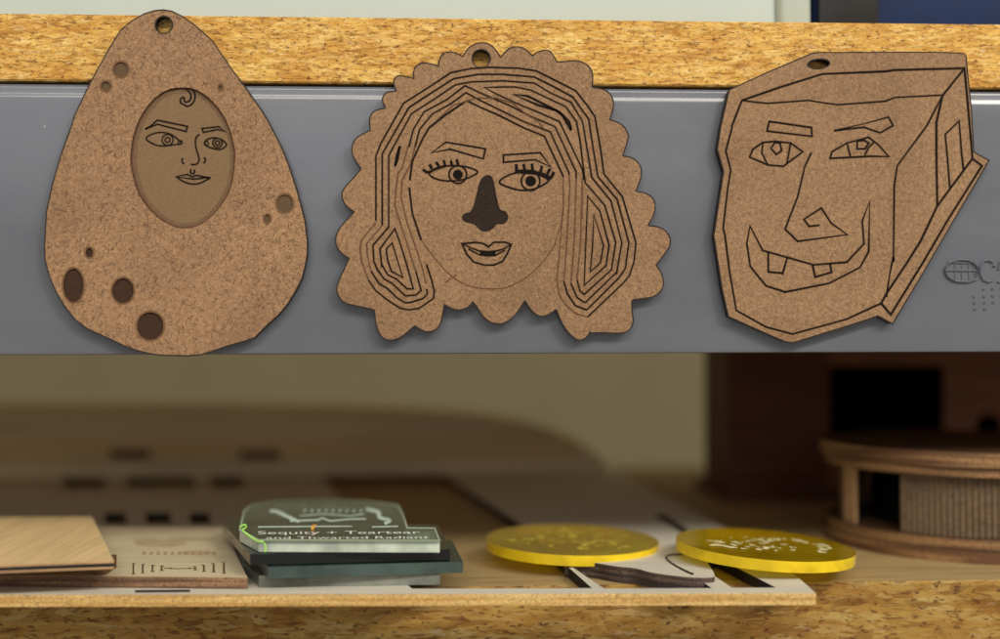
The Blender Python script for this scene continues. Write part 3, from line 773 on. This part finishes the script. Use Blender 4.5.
# ------------------------------------------------------------------ yellow discs
def disc(center, rad, label, tilt, spin, seed, style):
    r = root('acrylic_disc', center, label, 'acrylic disc', 'engraved yellow acrylic discs')
    h = .0030; n = 72
    loop = [Vector(center)+Vector((rad*math.cos(t), rad*math.sin(t), h)) for t in (2*math.pi*k/n for k in range(n))]
    bm = BM(); slab(bm, [loop], Vector((0,0,-h)), (0,0,1)); obj('disc_body', bm, ['yellow','yellow_rim'], r, smooth=True)
    rnd = random.Random(seed)
    pj = lambda x, y, l: Vector(center)+Vector((x*rad, y*rad, h+l))
    bm = BM()
    def sp(pts, w, k=[0]):
        k[0] = (k[0]+1) % 20; strip(bm, pts, w, False, pj, lift=.00002+k[0]*.000003)
    def chunk(x, y, w, h, k):
        n_ = 9; pts = [(x+w*math.cos(2*math.pi*q/n_)*rnd.uniform(.5,1.1), y+h*math.sin(2*math.pi*q/n_)*rnd.uniform(.5,1.1)) for q in range(n_)]
        blob(bm, smooth_loop(pts, 1), pj, .00002+k*.000004)
    if style == 0:
        for i in range(70):
            a = rnd.uniform(0, 6.28); q = .78*math.sqrt(rnd.random())
            chunk(q*math.cos(a), q*math.sin(a)*.9, rnd.uniform(.02,.09), rnd.uniform(.02,.06), i)
        mt = 'engr_yellow2'
    else:
        for i in range(34):
            a = rnd.uniform(-.9, 2.6); q = rnd.uniform(.30,.44)
            chunk(.30+q*math.cos(a), -.05+q*1.1*math.sin(a), rnd.uniform(.015,.06), rnd.uniform(.02,.05), i)
        for i in range(34):
            chunk(rnd.uniform(-.35,.3), rnd.uniform(-.5,.35), rnd.uniform(.01,.06), rnd.uniform(.01,.05), 34+i)
        for i in range(16):
            chunk(rnd.uniform(-.68,-.35), rnd.uniform(-.5,0), rnd.uniform(.03,.08), rnd.uniform(.02,.05), 70+i)
        mt = 'engr_yellow'
    obj('engraving', bm, mt, r)
    r.rotation_euler = tilt
    return r
c1 = onZ(572, 545, .005); c1.z = ST+.0006
disc((c1.x, c1.y, ST+.0008), .0262, 'yellow acrylic disc with dull engraving lying nearer the green acrylic stack', (math.radians(.8), math.radians(1.2), 0), 0, 3, 0)
c2 = onZ(764, 551, .0065)
disc((c2.x, c2.y, .0056), .0252, 'yellow acrylic disc with bright pale engraving beside the round wooden model', (math.radians(.8), math.radians(3.2), 0), 0, 8, 1)

# ------------------------------------------------------------------ round wooden model (right)
RR = .049
_a = ray(822, 541); _a.z = 0; _a.normalize()
_cy = .0715; RC = Vector((CAM.x+(_cy-CAM.y)*_a.x/_a.y+RR/_a.y, _cy, 0))
drum = root('round_wooden_model', RC, 'round dark plywood building model with ribbed wall and open doorway', 'building model')
def ringloop(rad, z, n=96): return [RC+Vector((rad*math.cos(t), rad*math.sin(t), z)) for t in (2*math.pi*k/n for k in range(n))]
ZT = .0332
for nm, rad, za, zb in (('base_plate', RR, 0, .0037), ('base_plate', RR-.0018, .0038, .0070), ('roof_plate', RR+.0002, ZT-.0044, ZT), ('roof_plate', RR-.0008, ZT-.0074, ZT-.0045)):
    bm = BM(); slab(bm, [ringloop(rad, zb)], Vector((0,0,-(zb-za))), (0,0,1)); obj(nm, bm, ['drumwood','drumedge'], drum, smooth=True)
def arcwall(a0, a1, rad, z0, z1_, th, ribs=0, depth=.0004):
    bm = BM(); n = max(8, int(abs(a1-a0)/.5)) if not ribs else ribs*4
    ins, outs = [], []
    for i in range(n+1):
        t = math.radians(a0+(a1-a0)*i/n); rr = rad
        if ribs: rr = rad-(depth if (i % 4) in (0, 1) else 0)
        outs.append((rr*math.cos(t), rr*math.sin(t))); ins.append(((rad-th)*math.cos(t), (rad-th)*math.sin(t)))
    lp = [RC+Vector((x, y, z1_)) for x, y in outs+ins[::-1]]
    slab(bm, [lp], Vector((0,0,-(z1_-z0))), (0,0,0)); return bm
rw = RR-.0045
# angles: -90 faces the camera-ish direction (towards -y); doorway left of front
zb_, zt_ = .0071, ZT-.0075
def ang(px):
    # first hit of the vertical plane through pixel column with the wall circle
    d = ray(px, 510); d.z = 0; d.normalize(); o = Vector((CAM.x, CAM.y, 0))-Vector((RC.x, RC.y, 0))
    b_ = o.dot(d); disc_ = b_*b_-(o.length_squared-rw*rw)
    s = -b_-math.sqrt(max(disc_, 0)); p = o+d*s
    return math.degrees(math.atan2(p.y, p.x)) % 360
aR = ang(899); aL = ang(857); aP = ang(846); aS = ang(835.5)
o = obj('ribbed_wall', arcwall(aR, aR+150, rw, zb_, zt_, .0030, ribs=64, depth=.0008), 'drumrib', drum)
obj('doorway_post', arcwall(aP, aL, rw+.0008, zb_, zt_, .0010), 'post', drum)
obj('side_wall', arcwall(aP-62, aP-.5, rw-.0016, zb_, zt_, .0008), 'drumrib', drum)
bm = BM(); slab(bm, [[RC+Vector((rad*math.cos(t), rad*math.sin(t), zt_)) for rad, t in [(rw-.012, 2*math.pi*k/40) for k in range(40)]]], Vector((0,0,-(zt_-zb_))), (0,0,0)); obj('shade_core', bm, 'void', drum)  # added black core, painted shade behind the doorway

# ------------------------------------------------------------------ dark wooden house model behind
HY = .168
def hx(px): return onY(px, 480, HY).x
xl, xr = hx(731), hx(731)+.20
house = root('wooden_house_model', ((xl+xr)/2, HY+.04, 0), 'dark brown wooden house model with square window and arched hole behind the round one', 'building model')
def HP(pts): return [onY(x, y, HY) for x, y in pts]
zH = .118
wall_out = [Vector((xl,HY,.004)), Vector((xr,HY,.004)), Vector((xr,HY,zH)), Vector((xl,HY,zH))]
win = HP([(829,441),(944,441),(944,366),(829,366)])
arch = HP([(976,437),(1002,437),(1002,424),(998,417),(989,414),(980,417),(976,424)])
bm = BM(); slab(bm, [wall_out, win, arch], Vector((0,.003,0)), (0,0,1)); obj('front_wall', bm, ['walnut_light','walnut'], house)
bm = BM(); box(bm, (xl+.0001, HY+.0032, .004), (xl+.0031, HY+.045, zH), .0002, 0, 1); obj('side_wall', bm, 'walnut', house)
bm = BM(); box(bm, (xr-.0031, HY+.0032, .004), (xr-.0001, HY+.045, zH), .0002, 0, 1); obj('side_wall', bm, 'walnut', house)
bm = BM(); box(bm, (xl, HY+.0452, .004), (xr, HY+.048, zH), .0002, 0, 1); obj('rear_wall', bm, 'void', house)  # blackened to paint the shade seen through the window
bm = BM(); box(bm, (xl-.003, HY-.004, zH+.0001), (xr+.003, HY+.050, zH+.0032), .0002, 0, 1); obj('roof', bm, 'walnut', house)
bm = BM(); box(bm, (xl-.004, HY-.005, .0001), (xr+.004, HY+.052, .0038), .0002, 0, 1); obj('base_plate', bm, 'walnut', house)
# cladding panel left of the window
xs_ = hx(826)
bm = BM(); box(bm, (xl-.0015, HY-.0026, .0039), (xs_, HY-.0001, zH), .0003, 0, 1); obj('cladding_panel', bm, 'walnut', house)

# ------------------------------------------------------------------ far left: rounded plywood plate model
BY = .245
plate_r = root('plywood_tray', (onY(250, 440, BY).x, BY+.03, ST), 'blurred rounded plywood tray with dark slots at the back of the lower shelf', 'tray')
xa = onY(-150, 440, BY).x; xb = onY(560, 440, BY).x
def rl(x0, x1, y0, y1, z, r=.05):
    pts = [Vector((x0, y0, z)), Vector((x1-r, y0, z))]
    for k in range(1, 13):
        t = -math.pi/2+math.pi/2*k/12; pts.append(Vector((x1-r+r*math.cos(t), y1+ (y1-y0)*math.sin(t), z)))
    pts.append(Vector((x0, y1, z))); return pts
z_lo = ST+.0002
tp = [onY(x, y, BY) for x, y in smooth_loop([(-150,406),(300,407),(420,411),(500,418),(550,430),(590,448),(606,463)], 2, False)]
tp += [Vector((tp[-1].x, BY, z_lo)), Vector((tp[0].x, BY, z_lo))]
bm = BM(); slab(bm, [tp], Vector((0, .045, 0)), (0,0,0)); obj('tray_body', bm, 'khaki', plate_r)
a = onY(-150, 462, BY); b_ = onY(575, 438, BY)
bm = BM(); box(bm, (a.x, BY-.003, max(a.z, z_lo)), (b_.x, BY-.0001, b_.z), .0012, 0, 3); obj('tray_rim', bm, 'ply_light', plate_r)
for x0, x1, y0, y1 in ((112,152,449,458),(241,281,450,459)):
    a = onY(x0, y1, BY); b_ = onY(x1, y0, BY)
    bm = BM(); box(bm, (a.x, BY-.0036, max(a.z, z_lo+.0003)), (b_.x, BY-.0005, b_.z)); obj('slot', bm, 'burnmark', plate_r)

# ------------------------------------------------------------------ top shelf items
TY = .016
tr = root('storage_tray', (onY(400, 10, TY).x, TY+.05, Z_BT), 'pale greenish white plastic tray on the upper shelf', 'storage tray')
xt = onY(778, 10, TY).x
bm = BM(); box(bm, (X0+.05, TY, Z_BT+.0002), (xt, TY+.12, Z_BT+.045), .0022, 0, 4); obj('tray_body', bm, 'tray', tr, smooth=True)
xc0, xc1 = onY(777.5, 10, TY-.002).x, onY(813, 10, TY-.002).x
bm = BM(); box(bm, (xc0, TY-.002, Z_BT+.0002), (xc1, TY+.10, Z_BT+.05), .0028, 0, 4)
tag(obj('plastic_box', bm, 'tray2', smooth=True), 'narrow frosted white plastic box beside the navy crate on the upper shelf', 'plastic box')
xn = onY(817, 10, TY+.01).x
nv = root('storage_crate', (xn+.08, TY+.07, Z_BT), 'dark navy blue plastic crate at the right end of the upper shelf', 'crate')
bm = BM(); box(bm, (xn, TY+.012, Z_BT+.0003), (xn+.18, TY+.12, Z_BT+.07), .003, 0, 3); obj('crate_body', bm, 'navy', nv, smooth=True)
bm = BM(); box(bm, (xn+.022, TY+.008, Z_BT+.0003), (xn+.18, TY+.0118, Z_BT+.0045), .0006, 0, 2); obj('foot_rail', bm, 'navy', nv, smooth=True)
bm = BM(); box(bm, (xn+.0005, TY+.0095, Z_BT+.0003), (xn+.019, TY+.0118, Z_BT+.06), .0008, 0, 2); obj('corner_guard', bm, 'black', nv, smooth=True)

# ------------------------------------------------------------------ light
def area(name, loc, target, size, power, col):
    l = bpy.data.lights.new(name, 'AREA'); l.shape = 'RECTANGLE'; l.size, l.size_y = size; l.energy = power; l.color = col
    o = bpy.data.objects.new(name, l); C.objects.link(o); o.location = loc
    o.rotation_euler = (Vector(target)-Vector(loc)).to_track_quat('-Z', 'Y').to_euler()
    return o
area('ceiling_lamp', (.45, -1.15, 1.05), (.1, 0, .08), (2.6, .10), 25, (1, .94, .83))
area('side_lamp', (.75, -1.0, .8), (0, 0, .08), (.25, .25), 5.2, (1, .92, .80))
area('front_fill', (-.3, -1.6, .45), (0, 0, .08), (1.2, .6), 2.5, (.95, .97, 1))  # unseen broad fill light in front of the shelf
area('rear_wall_fill', (.95, .45, .70), (.40, .85, 0), (.5, .3), .5, (1, .95, .78))  # unseen light added behind the rack to brighten the back wall
w = bpy.data.worlds.new("World"); S.world = w; w.use_nodes = True
bg = w.node_tree.nodes['Background']; bg.inputs[0].default_value = (1, .92, .80, 1); bg.inputs[1].default_value = .34

S.view_settings.view_transform = 'Standard'; S.view_settings.look = 'None'; S.view_settings.exposure = 0; S.view_settings.gamma = 1
S.render.engine = 'CYCLES'
S.cycles.transparent_max_bounces = 16
